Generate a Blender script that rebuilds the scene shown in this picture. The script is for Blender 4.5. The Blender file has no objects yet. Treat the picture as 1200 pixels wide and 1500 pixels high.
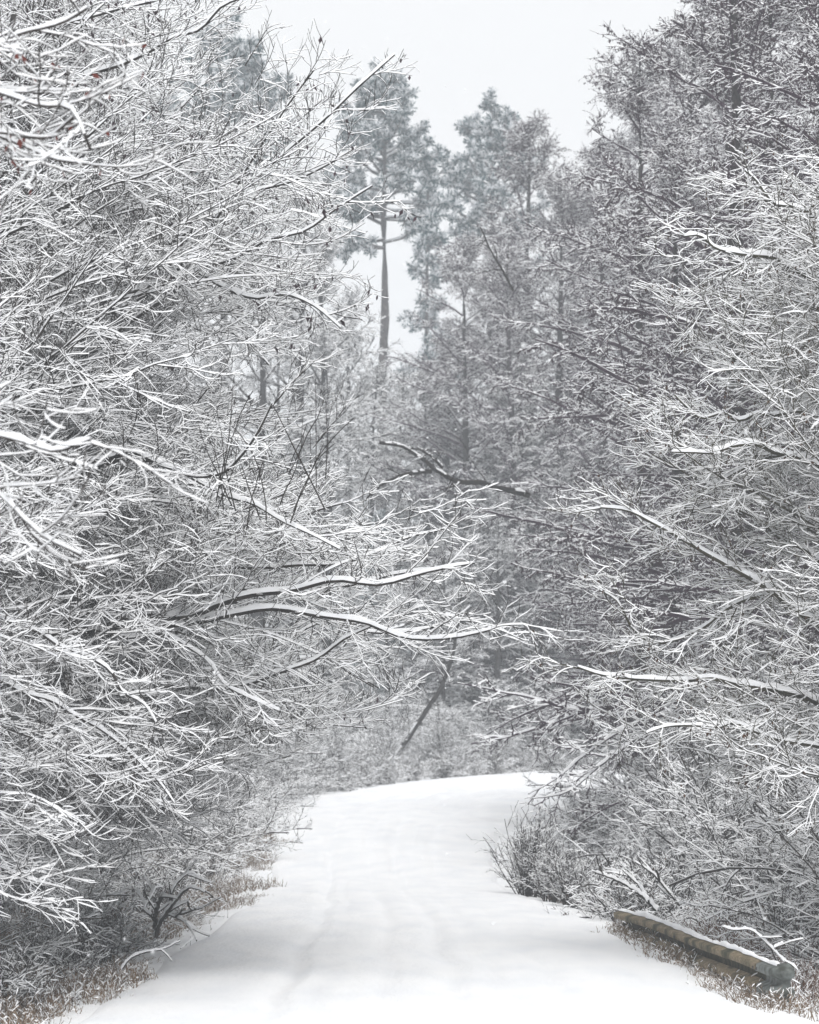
import bpy, math
import numpy as np

# ------------------------------------------------------------------ camera, world, sun, exposure
scene = bpy.context.scene
COL = scene.collection
F = 100.0 / 36.0 * 1500.0            # focal length in photograph pixels
CAM_H = 2.3
PITCH = math.atan(308.0 / F)

cam_d = bpy.data.cameras.new('camera')
cam = bpy.data.objects.new('camera', cam_d)
COL.objects.link(cam)
scene.camera = cam
cam.location = (0, 0, CAM_H)
cam.rotation_euler = (math.pi / 2 + PITCH, 0, 0)
cam_d.sensor_fit = 'VERTICAL'
cam_d.sensor_height = 36.0
cam_d.lens = 100.0
cam_d.clip_end = 2000
cam_d.dof.use_dof = True
cam_d.dof.focus_distance = 28.0
cam_d.dof.aperture_fstop = 4.0

SUN_ELEV, SUN_AZ = 64.0, 160.0
world = bpy.data.worlds.new('World')
scene.world = world
world.use_nodes = True
wn, wl = world.node_tree.nodes, world.node_tree.links
wn.clear()
w_out = wn.new('ShaderNodeOutputWorld')
w_bg = wn.new('ShaderNodeBackground')
w_sky = wn.new('ShaderNodeTexSky')
w_sky.sky_type = 'NISHITA'
w_sky.sun_disc = False
w_sky.sun_elevation = math.radians(SUN_ELEV)
w_sky.sun_rotation = math.radians(SUN_AZ)
w_sky.dust_density = 6.0
w_hs = wn.new('ShaderNodeHueSaturation')
w_hs.inputs['Saturation'].default_value = 0.12
w_mix = wn.new('ShaderNodeMix')
w_mix.data_type = 'RGBA'
w_mix.inputs['Factor'].default_value = 0.9            # closed cloud deck over the clear sky
w_mix.inputs['B'].default_value = (7.85, 7.88, 7.96, 1)
w_bg.inputs['Strength'].default_value = 0.1
wl.new(w_sky.outputs['Color'], w_hs.inputs['Color'])
wl.new(w_hs.outputs['Color'], w_mix.inputs['A'])
wl.new(w_mix.outputs['Result'], w_bg.inputs['Color'])
wl.new(w_bg.outputs['Background'], w_out.inputs['Surface'])

sun_d = bpy.data.lights.new('sun', 'SUN')
sun_d.energy = 1.2
sun_d.angle = math.radians(20)
sun_d.color = (1.0, 0.98, 0.95)
sun = bpy.data.objects.new('sun', sun_d)
COL.objects.link(sun)
sun.rotation_euler = (math.radians(90 - SUN_ELEV), 0, math.radians(180 - SUN_AZ))

scene.view_settings.view_transform = 'Standard'
scene.view_settings.look = 'None'
scene.view_settings.gamma = 1.0
scene.view_settings.use_curve_mapping = False
scene.view_settings.exposure = 0.40
cy = scene.cycles
cy.max_bounces = 7
cy.diffuse_bounces = 7
cy.glossy_bounces = 1
cy.transmission_bounces = 1
cy.volume_bounces = 1
cy.transparent_max_bounces = 4
cy.use_denoising = True
cy.use_adaptive_sampling = True
cy.adaptive_threshold = 0.03

# ------------------------------------------------------------------ helpers
def W(px, py, d):
    """world point seen at photograph pixel (px, py) on the plane y = d"""
    u, v = (px - 600.0) / F, (750.0 - py) / F
    y = math.cos(PITCH) - v * math.sin(PITCH)
    z = math.sin(PITCH) + v * math.cos(PITCH)
    return np.array((u / y * d, d, CAM_H + z / y * d))

def ss(a):
    a = np.clip(a, 0, 1)
    return a * a * (3 - 2 * a)

_NT = np.random.default_rng(5).random((256, 256))
def vnoise(x, y):
    x, y = np.asarray(x, float), np.asarray(y, float)
    xi, yi = np.floor(x).astype(int), np.floor(y).astype(int)
    fx, fy = ss(x - xi), ss(y - yi)
    g = lambda a, b: _NT[a % 256, b % 256]
    return ((g(xi, yi) * (1 - fx) + g(xi + 1, yi) * fx) * (1 - fy)
            + (g(xi, yi + 1) * (1 - fx) + g(xi + 1, yi + 1) * fx) * fy) - 0.5

def norm(a):
    return a / np.maximum(np.linalg.norm(a, axis=-1, keepdims=True), 1e-9)

def mesh_from(name, verts, faces, mat, smooth=False):
    verts = np.asarray(verts, np.float32)
    faces = np.asarray(faces, np.int32)
    me = bpy.data.meshes.new(name)
    n, k = faces.shape
    me.vertices.add(len(verts))
    me.vertices.foreach_set('co', verts.ravel())
    me.loops.add(n * k)
    me.loops.foreach_set('vertex_index', faces.ravel())
    me.polygons.add(n)
    me.polygons.foreach_set('loop_start', np.arange(0, n * k, k, dtype=np.int32))
    if smooth:
        me.polygons.foreach_set('use_smooth', np.ones(n, bool))
    me.update(calc_edges=True)
    if mat:
        me.materials.append(mat)
    return me

def link(name, me, parent=None, kind=None, label=None, cat=None, group=None, loc=None):
    o = bpy.data.objects.new(name, me)
    COL.objects.link(o)
    if parent: o.parent = parent
    if kind: o['kind'] = kind
    if label: o['label'] = label
    if cat: o['category'] = cat
    if group: o['group'] = group
    if loc is not None: o.location = loc
    return o

def thing(name, label, cat, loc, group=None, rotz=0.0):
    o = link(name, None, None, None, label, cat, group, loc)
    o.rotation_euler = (0, 0, rotz)
    o.empty_display_size = 0.3
    return o

def copy_thing(src, loc, rotz=0.0, scale=1.0, label=None, group=None, lean=(0, 0)):
    def cp(o, parent):
        c = o.copy()
        COL.objects.link(c)
        c.parent = parent
        for ch in o.children:
            cp(ch, c)
        return c
    r = cp(src, None)
    r.location = loc
    r.rotation_euler = (lean[0], lean[1], rotz)
    r.scale = (scale,) * 3 if not hasattr(scale, '__len__') else scale
    if label: r['label'] = label
    if group: r['group'] = group
    return r

# ------------------------------------------------------------------ materials
def mat_noise(name, c1, c2, scale, rough=0.9, c3=None, bump=0.0, detail=4.0, spec=0.2):
    m = bpy.data.materials.new(name)
    m.use_nodes = True
    n, l = m.node_tree.nodes, m.node_tree.links
    b = n['Principled BSDF']
    b.inputs['Roughness'].default_value = rough
    b.inputs['Specular IOR Level'].default_value = spec
    tc = n.new('ShaderNodeTexCoord')
    nt = n.new('ShaderNodeTexNoise')
    nt.inputs['Scale'].default_value = scale
    nt.inputs['Detail'].default_value = detail
    l.new(tc.outputs['Object'], nt.inputs['Vector'])
    cr = n.new('ShaderNodeValToRGB')
    cr.color_ramp.elements[0].position = 0.35
    cr.color_ramp.elements[0].color = (*c1, 1)
    cr.color_ramp.elements[1].position = 0.65
    cr.color_ramp.elements[1].color = (*c2, 1)
    if c3:
        e = cr.color_ramp.elements.new(0.8)
        e.color = (*c3, 1)
    l.new(nt.outputs['Fac'], cr.inputs['Fac'])
    l.new(cr.outputs['Color'], b.inputs['Base Color'])
    if bump:
        bp = n.new('ShaderNodeBump')
        bp.inputs['Strength'].default_value = bump
        bp.inputs['Distance'].default_value = 0.03
        l.new(nt.outputs['Fac'], bp.inputs['Height'])
        l.new(bp.outputs['Normal'], b.inputs['Normal'])
    return m

SNOW = mat_noise('snow', (0.91, 0.92, 0.945), (0.945, 0.95, 0.96), 6, 0.75)
BARK_HAZEL = mat_noise('bark_hazel', (0.012, 0.009, 0.007), (0.034, 0.026, 0.020), 9)
BARK_OLIVE = mat_noise('bark_olive', (0.026, 0.023, 0.013), (0.068, 0.058, 0.035), 9)
BARK_ALDER = mat_noise('bark_alder', (0.034, 0.019, 0.029), (0.076, 0.046, 0.066), 9)
BARK_SHRUB = mat_noise('bark_shrub', (0.024, 0.020, 0.018), (0.060, 0.049, 0.044), 9)
BARK_TRUNK = mat_noise('bark_trunk', (0.016, 0.014, 0.014), (0.055, 0.048, 0.045), 14, 0.9, (0.55, 0.56, 0.58), 0.6)
BARK_PINE = mat_noise('bark_pine', (0.060, 0.055, 0.055), (0.130, 0.115, 0.110), 5, 0.9, (0.4, 0.41, 0.43), 0.6)
CATKIN = mat_noise('catkin', (0.036, 0.019, 0.025), (0.085, 0.048, 0.060), 5)
NEEDLE = mat_noise('needle', (0.018, 0.060, 0.066), (0.042, 0.100, 0.108), 1.5, 0.7)
DEADLEAF = mat_noise('dead_leaf', (0.050, 0.026, 0.016), (0.110, 0.055, 0.030), 8)
REDLEAF = mat_noise('red_leaf', (0.100, 0.020, 0.018), (0.180, 0.050, 0.035), 12)
STRAW = mat_noise('dry_stalk', (0.105, 0.070, 0.045), (0.260, 0.180, 0.115), 3)

def ground_material(name, rut):
    m = bpy.data.materials.new(name)
    m.use_nodes = True
    n, l = m.node_tree.nodes, m.node_tree.links
    b = n['Principled BSDF']
    b.inputs['Roughness'].default_value = 0.8
    b.inputs['Specular IOR Level'].default_value = 0.2
    tc = n.new('ShaderNodeTexCoord')
    mp = n.new('ShaderNodeMapping')
    mp.inputs['Scale'].default_value = (1.0, 0.45, 1.0)
    l.new(tc.outputs['Object'], mp.inputs['Vector'])
    n1 = n.new('ShaderNodeTexNoise'); n1.inputs['Scale'].default_value = 2.2; n1.inputs['Detail'].default_value = 7
    n2 = n.new('ShaderNodeTexNoise'); n2.inputs['Scale'].default_value = 22; n2.inputs['Detail'].default_value = 4
    l.new(mp.outputs['Vector'], n1.inputs['Vector'])
    l.new(mp.outputs['Vector'], n2.inputs['Vector'])
    cr = n.new('ShaderNodeValToRGB')
    cr.color_ramp.elements[0].position = 0.3
    cr.color_ramp.elements[0].color = (0.83, 0.845, 0.87, 1)
    cr.color_ramp.elements[1].position = 0.6
    cr.color_ramp.elements[1].color = (0.905, 0.91, 0.92, 1)
    l.new(n1.outputs['Fac'], cr.inputs['Fac'])
    l.new(cr.outputs['Color'], b.inputs['Base Color'])
    add = n.new('ShaderNodeMath'); add.operation = 'MULTIPLY_ADD'; add.inputs[1].default_value = 0.25
    l.new(n2.outputs['Fac'], add.inputs[0])
    l.new(n1.outputs['Fac'], add.inputs[2])
    bp = n.new('ShaderNodeBump')
    bp.inputs['Strength'].default_value = rut
    bp.inputs['Distance'].default_value = 0.06
    l.new(add.outputs[0], bp.inputs['Height'])
    l.new(bp.outputs['Normal'], b.inputs['Normal'])
    return m
ROAD_SNOW = ground_material('road_snow', 0.6)
GROUND_SNOW = ground_material('ground_snow', 0.7)

# ------------------------------------------------------------------ terrain and road
EDGE = np.array([  # left x, left y, right x, right y  (metres)
    (-3.3, -20, 3.6, -20), (-3.0, 0, 3.4, 0), (-2.75, 15, 3.15, 15), (-2.56, 22.7, 2.9, 22.7), (-2.35, 28, 2.45, 28),
    (-2.15, 33.5, 2.1, 33.5), (-2.1, 39, 1.5, 39), (-2.26, 47, 1.42, 46), (-2.6, 56, 1.65, 53), (-2.2, 65, 2.5, 59),
    (0.0, 74, 3.5, 64.5), (3.5, 81.5, 5.6, 69), (9, 88, 10, 74), (20, 94, 20, 79), (60, 106, 60, 90), (150, 130, 150, 112)])
def resample(P, n):
    d = np.r_[0, np.cumsum(np.linalg.norm(np.diff(P, axis=0), axis=1))]
    t = np.linspace(0, d[-1], n)
    # Catmull-Rom through the points
    k = np.clip(np.searchsorted(d, t, 'right') - 1, 0, len(P) - 2)
    f = ((t - d[k]) / np.maximum(d[k + 1] - d[k], 1e-9))[:, None]
    m = np.gradient(P, np.maximum(d, np.arange(len(d)) * 1e-9), axis=0)
    h = (d[k + 1] - d[k])[:, None]
    return ((2 * f**3 - 3 * f**2 + 1) * P[k] + (f**3 - 2 * f**2 + f) * h * m[k]
            + (-2 * f**3 + 3 * f**2) * P[k + 1] + (f**3 - f**2) * h * m[k + 1])
EL = resample(EDGE, 340)
RC = np.c_[(EL[:, 0] + EL[:, 2]) / 2, (EL[:, 1] + EL[:, 3]) / 2]
RHW = np.hypot(EL[:, 2] - EL[:, 0], EL[:, 3] - EL[:, 1]) / 2

def road_dist(x, y):
    x, y = np.asarray(x, float).ravel(), np.asarray(y, float).ravel()
    out = np.empty(len(x))
    for i in range(0, len(x), 4000):
        dx = x[i:i + 4000, None] - RC[:, 0]
        dy = y[i:i + 4000, None] - RC[:, 1]
        out[i:i + 4000] = (np.hypot(dx, dy) - RHW).min(1)
    return out

def base_z(y):
    y = np.asarray(y, float)
    return (0.9 * ss((y - 38) / 48) + 0.03 * np.exp(-((y - 31) / 4.0)**2) - 0.07 * np.exp(-((y - 42) / 5.0)**2)
            - 0.012 * np.clip(y - 92, 0, 200))

def gz(x, y):
    x = np.asarray(x, float); y = np.asarray(y, float)
    e = np.clip(road_dist(x, y).reshape(x.shape), 0, None)
    z = base_z(y) - 0.28 * ss(e / 1.2) * (1 - ss((e - 1.6) / 2.0)) + 0.55 * ss((e - 2.5) / 7)
    z = z + np.clip(e, 0, 1.2) * (0.22 * vnoise(x * 0.9, y * 0.6) + 0.10 * vnoise(x * 2.7 + 9, y * 1.9))
    return z
def gz1(x, y):
    return float(gz(np.array([x]), np.array([y]))[0])

xs = np.unique(np.r_[np.linspace(-320, -40, 12), np.linspace(-40, -12, 20), np.arange(-12, 12.01, 0.22), np.linspace(12, 40, 20), np.linspace(40, 320, 12)])
ys = np.unique(np.r_[np.linspace(-30, 15, 20), np.arange(15, 60, 0.33), np.arange(60, 100, 0.6), np.linspace(100, 330, 30)])
X, Y = np.meshgrid(xs, ys)
Z = gz(X, Y)
inside = road_dist(X, Y).reshape(X.shape)
Z = Z - 0.10 * ss(-inside / 0.5)
def grid_faces(nr, nc):
    i = np.arange(nr * nc).reshape(nr, nc)
    return np.stack([i[:-1, :-1], i[:-1, 1:], i[1:, 1:], i[1:, :-1]], -1).reshape(-1, 4)
link('ground', mesh_from('ground', np.stack([X, Y, Z], -1).reshape(-1, 3), grid_faces(*X.shape), GROUND_SNOW, True), kind='structure')

NC = 64
uu = np.linspace(-0.02, 1.02, NC)
ER = resample(EDGE, 420)
jl = 0.22 * vnoise(np.arange(420) * 0.45, np.zeros(420))
jr = 0.22 * vnoise(np.arange(420) * 0.45, np.full(420, 7.3))
U, I = np.meshgrid(uu, np.arange(420))
wgt = ER[:, None, :]
lenw = np.hypot(ER[:, 2] - ER[:, 0], ER[:, 3] - ER[:, 1])[:, None]
ua = U + (jl[:, None] * (1 - U) - jr[:, None] * U) / lenw
XR = wgt[:, :, 0] * (1 - ua) + wgt[:, :, 2] * ua
YR = wgt[:, :, 1] * (1 - ua) + wgt[:, :, 3] * ua
edge = np.minimum(U + 0.02, 1.02 - U) / 1.04
wob = 0.010 * vnoise(I * 0.05, U * 0)
rut = np.zeros_like(U)
for c, w, dpt in ((0.27, .018, .050), (0.55, .018, .050), (0.44, .016, .036), (0.72, .016, .036), (0.33, .010, .02), (0.62, .010, .02)):
    rut -= dpt * np.exp(-((U - c - wob) / w)**2) * (0.55 + 0.9 * (vnoise(I * 0.12, U * 0 + c * 40) + 0.3))
crown = 0.06 * (1 - ((U - 0.5) * 2)**2)
ZR = base_z(YR) + 0.02 + crown - 0.10 * (1 - ss(edge / 0.05)) + rut + 0.022 * vnoise(XR * 0.9, YR * 0.3) + 0.012 * vnoise(XR * 5, YR * 2.0)
link('road', mesh_from('road', np.stack([XR, YR, ZR], -1).reshape(-1, 3), grid_faces(420, NC), ROAD_SNOW, True), kind='structure')

# ------------------------------------------------------------------ branch growth
UP = np.array((0.0, 0.0, 1.0))

def grow(P, D, L, nseg, rng, wander=0.1, trop=(0.0, 0.0), curl=0.0):
    N = len(P)
    out = np.empty((N, nseg + 1, 3))
    out[:, 0] = P
    D = norm(D)
    step = (L / nseg)[:, None]
    cv = rng.normal(0, curl, (N, 3)) if curl else 0.0
    for k in range(nseg):
        f = k / max(nseg - 1, 1)
        tr = trop[0] * (1 - f) + trop[1] * f
        D = norm(D + rng.normal(0, wander, (N, 3)) + cv + UP * tr)
        out[:, k + 1] = out[:, k] + D * step
    return out

def taper(N, K, r0, r1, p=1.0):
    t = np.linspace(0, 1, K)**p
    return np.asarray(r0).reshape(-1, 1) * (1 - t) + np.asarray(r1).reshape(-1, 1) * t + np.zeros((N, K))

def spawn(paths, R, L, n, rng, t0, t1, ang, spread, ratio, nseg, wander, trop, r0, r1, curl=0.0, lmin=0.12, tip=True):
    """n children on every parent path, in flattish sprays"""
    N, K, _ = paths.shape
    t = t0 + (t1 - t0) * (np.arange(n)[None, :] + rng.random((N, n))) / n
    f = t * (K - 1)
    k = np.minimum(f.astype(int), K - 2)
    f = (f - k)[..., None]
    ii = np.arange(N)[:, None]
    A, B = paths[ii, k], paths[ii, k + 1]
    P = A * (1 - f) + B * f
    T = norm(B - A)
    S = np.cross(T, UP)
    S = S + rng.normal(0, 0.02, S.shape)
    S = norm(S)
    V = np.cross(S, T)
    side = np.where((np.arange(n)[None, :] + rng.integers(0, 2, (N, 1))) % 2 == 0, 0.0, math.pi)
    phi = side + rng.normal(0, spread, (N, n))
    a = np.radians(rng.normal(ang, ang * 0.22, (N, n)))[..., None]
    D = np.cos(a) * T + np.sin(a) * (np.cos(phi)[..., None] * S + np.sin(phi)[..., None] * V)
    Lc = np.maximum(L[:, None] * ratio * (1.2 - 0.9 * t) * rng.uniform(0.55, 1.25, (N, n)), lmin)
    Rp = R[ii, k]
    rr0 = np.minimum(Rp * 0.75, r0 * rng.uniform(0.8, 1.2, (N, n)))
    P, D, Lc, rr0 = P.reshape(-1, 3), D.reshape(-1, 3), Lc.ravel(), rr0.ravel()
    paths2 = grow(P, D, Lc, nseg, rng, wander, trop, curl)
    return paths2, taper(len(P), nseg + 1, rr0, np.minimum(rr0, r1)), Lc

class Geo:
    def __init__(s):
        s.v, s.f, s.n = [], [], 0
    def add(s, v, f):
        if len(f):
            s.v.append(v); s.f.append(f + s.n); s.n += len(v)
    def mesh(s, name, mat, smooth=False):
        return mesh_from(name, np.concatenate(s.v), np.concatenate(s.f), mat, smooth) if s.v else None

def tube(bark, snow, paths, rad, rng, ns=4, sw=0.006, sh=0.015, cover=1.0, gap=0.12, steep=0.45):
    """bark tubes with a snow ridge lying on every stretch that is level enough"""
    N, K, _ = paths.shape
    T = norm(np.gradient(paths, axis=1))
    S = norm(np.cross(T, UP) + np.array((1e-3, 2e-3, 0)))
    V = np.cross(S, T)
    V = np.where(V[..., 2:3] < 0, -V, V)
    hor = np.hypot(T[..., 0], T[..., 1])
    nz = rng.random((N, K))
    s = np.clip((hor - steep) / 0.30, 0, 1) * (nz > gap * 0.5) * (0.65 + 0.8 * rng.random((N, K))**2) * np.clip(rng.normal(1.0, 0.3, (N, 1)), 0.2, 1.6)
    if cover < 1.0:
        s = s * (rng.random((N, K)) < cover)
    s[:, -1] *= 0.6
    th = np.arange(ns) * 2 * math.pi / ns
    c, sn = np.cos(th), np.sin(th)
    r = rad[..., None, None]
    s4 = s[..., None, None]
    shh = sh + 0.8 * np.minimum(rad, 0.03)[..., None, None]
    ring = (paths[:, :, None, :] + c[:, None] * S[:, :, None, :] * (r + sw * s4 * (0.3 + 0.7 * (sn >= -0.01))[:, None])
            + (np.where(sn < 0, 1.7, 1.0) * sn)[:, None] * V[:, :, None, :] * r + UP * (shh * s4) * (np.clip(sn, 0, 1)**0.6)[:, None])
    idx = np.arange(N * K * ns).reshape(N, K, ns)
    a, b = idx[:, :-1], idx[:, 1:]
    faces = np.stack([a, np.roll(a, -1, 2), np.roll(b, -1, 2), b], -1)
    segs = (s[:, :-1] + s[:, 1:]) / 2 > 0.3
    upper = (sn > -0.01) & (np.roll(sn, -1) > -0.01)
    msk = segs[:, :, None] & upper[None, None, :]
    V3 = ring.reshape(-1, 3)
    for g, fs in ((bark, faces[~msk]), (snow, faces[msk])):
        if g is None or not len(fs): continue
        u, inv = np.unique(fs.ravel(), return_inverse=True)
        g.add(V3[u], inv.reshape(-1, 4))

def flecks(geo, paths, n, rng, size, hang=0.7, t0=0.3):
    """small dangling leaves or catkins: crossed narrow diamonds under the twigs"""
    N, K, _ = paths.shape
    i = rng.integers(0, N, n)
    k = np.minimum((t0 + (1 - t0) * rng.random(n)) * (K - 1), K - 1.001)
    ki = k.astype(int); f = (k - ki)[:, None]
    P = paths[i, ki] * (1 - f) + paths[i, ki + 1] * f
    L = (size * rng.uniform(0.6, 1.4, n))[:, None]
    D = norm(np.c_[rng.normal(0, 0.5, (n, 2)), -hang - rng.random(n)]) * L
    S = norm(np.cross(D, rng.normal(0, 1, (n, 3)))) * L * 0.26
    Q = norm(np.cross(D, S)) * L * 0.2
    A = P; B = P + D * 0.45
    v = np.stack([A, B + S, P + D, B - S, B + Q, B - Q], 1).reshape(-1, 3)
    o = (np.arange(n) * 6)[:, None]
    geo.add(v, np.concatenate([o + np.array([0, 1, 2, 3]), o + np.array([0, 4, 2, 5])]))

TRI = {}
TWIGS = {}
def assemble(name, label, cat, parts, loc, group=None):
    """parts: list of (name, bark_geo, bark_mat, snow_geo, kind)"""
    root = thing(name, label, cat, loc, group)
    for pn, g, m, sg, kind in parts:
        me = g.mesh(name + '_' + pn, m, pn in ('trunk', 'limb'))
        if me is None: continue
        key = root.name + '_' + pn; TRI[key] = len(me.polygons) * 2
        p = link(pn, me, root, kind)
        if sg is not None and sg.v:
            sm = sg.mesh(name + '_' + pn + '_snow', SNOW, True)
            TRI[key] += len(sm.polygons) * 2
            link('snow', sm, p, 'stuff')
    return root

def trunk_path(h, lean, rng, K=15, wob=0.06):
    t = np.linspace(0, 1, K)
    return np.c_[lean[0] * t**1.5 * h + np.cumsum(rng.normal(0, wob, K)) * t, lean[1] * t**1.5 * h + np.cumsum(rng.normal(0, wob, K)) * t, t * h - 0.15][None]

def limbs_from(trunk, n, rng, t0, t1, az, az_spread, el0, el1, len_fn, K, trop, wander):
    """limbs round a trunk: el0/el1 = elevation angle at the lowest and highest limb"""
    t = np.sort(t0 + (t1 - t0) * rng.random(n))
    f = t * (trunk.shape[1] - 1)
    k = np.minimum(f.astype(int), trunk.shape[1] - 2); f = (f - k)[:, None]
    P = trunk[0, k] * (1 - f) + trunk[0, k + 1] * f
    a = az + (rng.normal(0, az_spread, n) if az_spread < 3 else rng.uniform(0, 2 * math.pi, n))
    s = (t - t0) / (t1 - t0)
    el = np.radians(el0 + (el1 - el0) * s + rng.normal(0, 8, n))
    D = np.c_[np.cos(a) * np.cos(el), np.sin(a) * np.cos(el), np.sin(el)]
    L = len_fn(s) * rng.uniform(0.75, 1.2, n)
    return grow(P, D, L, K - 1, rng, wander, trop), L

def plen(p):
    return np.linalg.norm(np.diff(p, axis=1), axis=2).sum(1)

# ---- broad snow-laden edge trees (hazel habit) with given hero limbs
def clear_of_road(paths, base):
    """twigs low over the carriageway have been knocked away by traffic"""
    q = paths + base
    e = road_dist(q[..., 0], q[..., 1]).reshape(q.shape[:2])
    zmin = np.clip(0.95 - 0.75 * e, 0.15, 2.2) + base_z(q[..., 1])
    return (q[..., 2] > zmin).all(1)

def edge_tree(name, label, base, h, lean, hero, n_rand, az, seed, bark, lens, el, lv, flk=None, trop=(0.0, -0.02), K=15, group=None, t_rng=(0.06, 0.97), tr=0.11, az_sp=0.75, thicken=()):
    rng = np.random.default_rng(seed)
    base = np.array((base[0], base[1], gz1(*base)))
    tp = trunk_path(h, lean, rng)
    bt, st = Geo(), Geo()
    tube(bt, st, tp, taper(1, 15, tr, 0.02), rng, 10, 0.0, 0.02)
    parts = [('trunk', bt, BARK_TRUNK, st, None)]
    HP = []
    for pts, d0, d1, r0 in hero:
        n = len(pts)
        q = np.array([W(px, py, d0 + (d1 - d0) * i / (n - 1)) for i, (px, py) in enumerate(pts)]) - base
        # spring from the trunk itself
        zc = np.clip(q[0, 2], 0.3, h * 0.95)
        kk = int(np.clip((zc + 0.15) / h * 14, 0, 14))
        q = np.vstack([tp[0, kk], q[1:]])
        path = resample(q, K)[None]
        path = path + rng.normal(0, 0.026, path.shape) * np.linspace(0.2, 1, K)[None, :, None]
        HP.append((path, r0))
        bl, sl = Geo(), Geo()
        fine = resample(path[0], 40)[None]
        tube(bl, sl, fine, taper(1, 40, r0, 0.006, 0.8), rng, 8, 0.004, 0.014, gap=0.0, cover=1.0)
        parts.append(('limb', bl, bark, sl, None))
    g, s = Geo(), Geo()
    RP, RL = limbs_from(tp, n_rand, rng, t_rng[0], t_rng[1], az, az_sp, el[0], el[1], lens, K, trop, 0.07)
    ok = clear_of_road(RP, base)
    RP, RL = RP[ok], RL[ok]
    RR = taper(len(RP), K, 0.005 + 0.0030 * RL, 0.0028, 0.7)
    tube(g, s, RP, RR, rng, 6, 0.002, 0.010)
    P1 = np.concatenate([p for p, _ in HP] + [RP]) if HP else RP
    R1 = np.concatenate([taper(1, K, r, 0.005, 0.8) for _, r in HP] + [RR]) if HP else RR
    L1 = plen(P1)
    (n2, n3, n4) = lv
    def level(P, R, L, *a):
        q, r, l = spawn(P, R, L, *a)
        ok = clear_of_road(q, base)
        return q[ok], r[ok], l[ok]
    P2, R2, L2 = level(P1, R1, L1, n2, rng, 0.08, 0.99, 42, 0.6, 0.34, 8, 0.07, (-0.02, 0.05), 0.0044, 0.0024, 0.055, 0.5)
    tube(g, s, P2, R2, rng, 4, 0.0016, 0.0090)
    P3, R3, L3 = level(P2, R2, L2, n3, rng, 0.08, 0.98, 40, 0.75, 0.50, 6, 0.08, (-0.04, 0.09), 0.0028, 0.0019, 0.12, 0.30)
    tube(g, s, P3, R3, rng, 4, 0.0012, 0.0068)
    if n4:
        P4, R4, L4 = level(P3, R3, L3, n4, rng, 0.15, 0.85, 38, 0.9, 0.55, 3, 0.10, (0.0, 0.09), 0.0022, 0.0017, 0.14, 0.14)
        tube(g, s, P4, R4, rng, 4, 0.0010, 0.0056)
    parts.append(('crown', g, bark, s, None))
    if flk:
        c = Geo()
        flecks(c, P3, flk[0], rng, flk[1])
        parts.append((flk[3], c, flk[2], None, 'stuff'))
    root = assemble(name, label, 'tree', parts, base, group)
    TWIGS[root.name] = P3
    crown = [c for c in root.children if c.name.startswith('crown')][0]
    for rz, mir in thicken:                              # further shells of twigs round the same trunk
        c2 = crown.copy(); COL.objects.link(c2); c2.parent = root
        c2.rotation_euler = (0, 0, rz); c2.scale = (1, mir, 1)
        for ch in crown.children:
            d2 = ch.copy(); COL.objects.link(d2); d2.parent = c2
    return root

# ---- alder habit: straight trunk, conical crown, drooping fine twigs with catkins
def alder(name, label, h, seed, n_limb, lv, cover=1.0, reach=4.2, catk=9000, el=(-5, 55), t0=0.10, lean=(0, 0), sw=0.007, sh=0.016, droop=-0.03, bark=None, csize=0.045):
    rng = np.random.default_rng(seed)
    tp = trunk_path(h, lean, rng, wob=0.05)
    bt, st = Geo(), Geo()
    tube(bt, st, tp, taper(1, 15, 0.012 * h, 0.012), rng, 9, 0.0, 0.02)
    g, s = Geo(), Geo()
    ln = lambda q: reach * (0.55 + 0.6 * np.sin(np.clip(q * 1.15 + 0.25, 0, 1.57) * 1.0)) * (1.0 - 0.92 * q**1.15)
    P1, L1 = limbs_from(tp, n_limb, rng, t0, 0.985, 0, 9, el[0], el[1], ln, 11, (0.01, droop), 0.06)
    R1 = taper(n_limb, 11, 0.010 + 0.008 * L1, 0.007, 0.8)
    tube(g, s, P1, R1, rng, 5, sw, sh, cover)
    P2, R2, L2 = spawn(P1, R1, L1, lv[0], rng, 0.12, 0.98, 46, 0.6, 0.36, 6, 0.08, (-0.02, droop), 0.008, 0.004, 0.03, 0.4)
    tube(g, s, P2, R2, rng, 4, sw, sh, cover)
    P3, R3, L3 = spawn(P2, R2, L2, lv[1], rng, 0.12, 0.97, 44, 0.8, 0.45, 4, 0.10, (-0.03, droop), 0.0048, 0.0035, 0.04, 0.25)
    tube(g, s, P3, R3, rng, 4, sw, sh, cover)
    if lv[2]:
        P4, R4, L4 = spawn(P3, R3, L3, lv[2], rng, 0.2, 0.95, 42, 0.9, 0.5, 2, 0.10, (0.0, 0.0), 0.004, 0.003, 0.0, 0.14)
        tube(g, s, P4, R4, rng, 4, sw, sh, cover)
    b = bark or BARK_ALDER
    parts = [('trunk', bt, BARK_TRUNK, st, None), ('crown', g, b, s, None)]
    if catk:
        c = Geo()
        flecks(c, P3, catk, rng, csize)
        parts.append(('catkins', c, CATKIN, None, 'stuff'))
    return assemble(name, label, 'tree', parts, (0, 0, 0))

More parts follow.
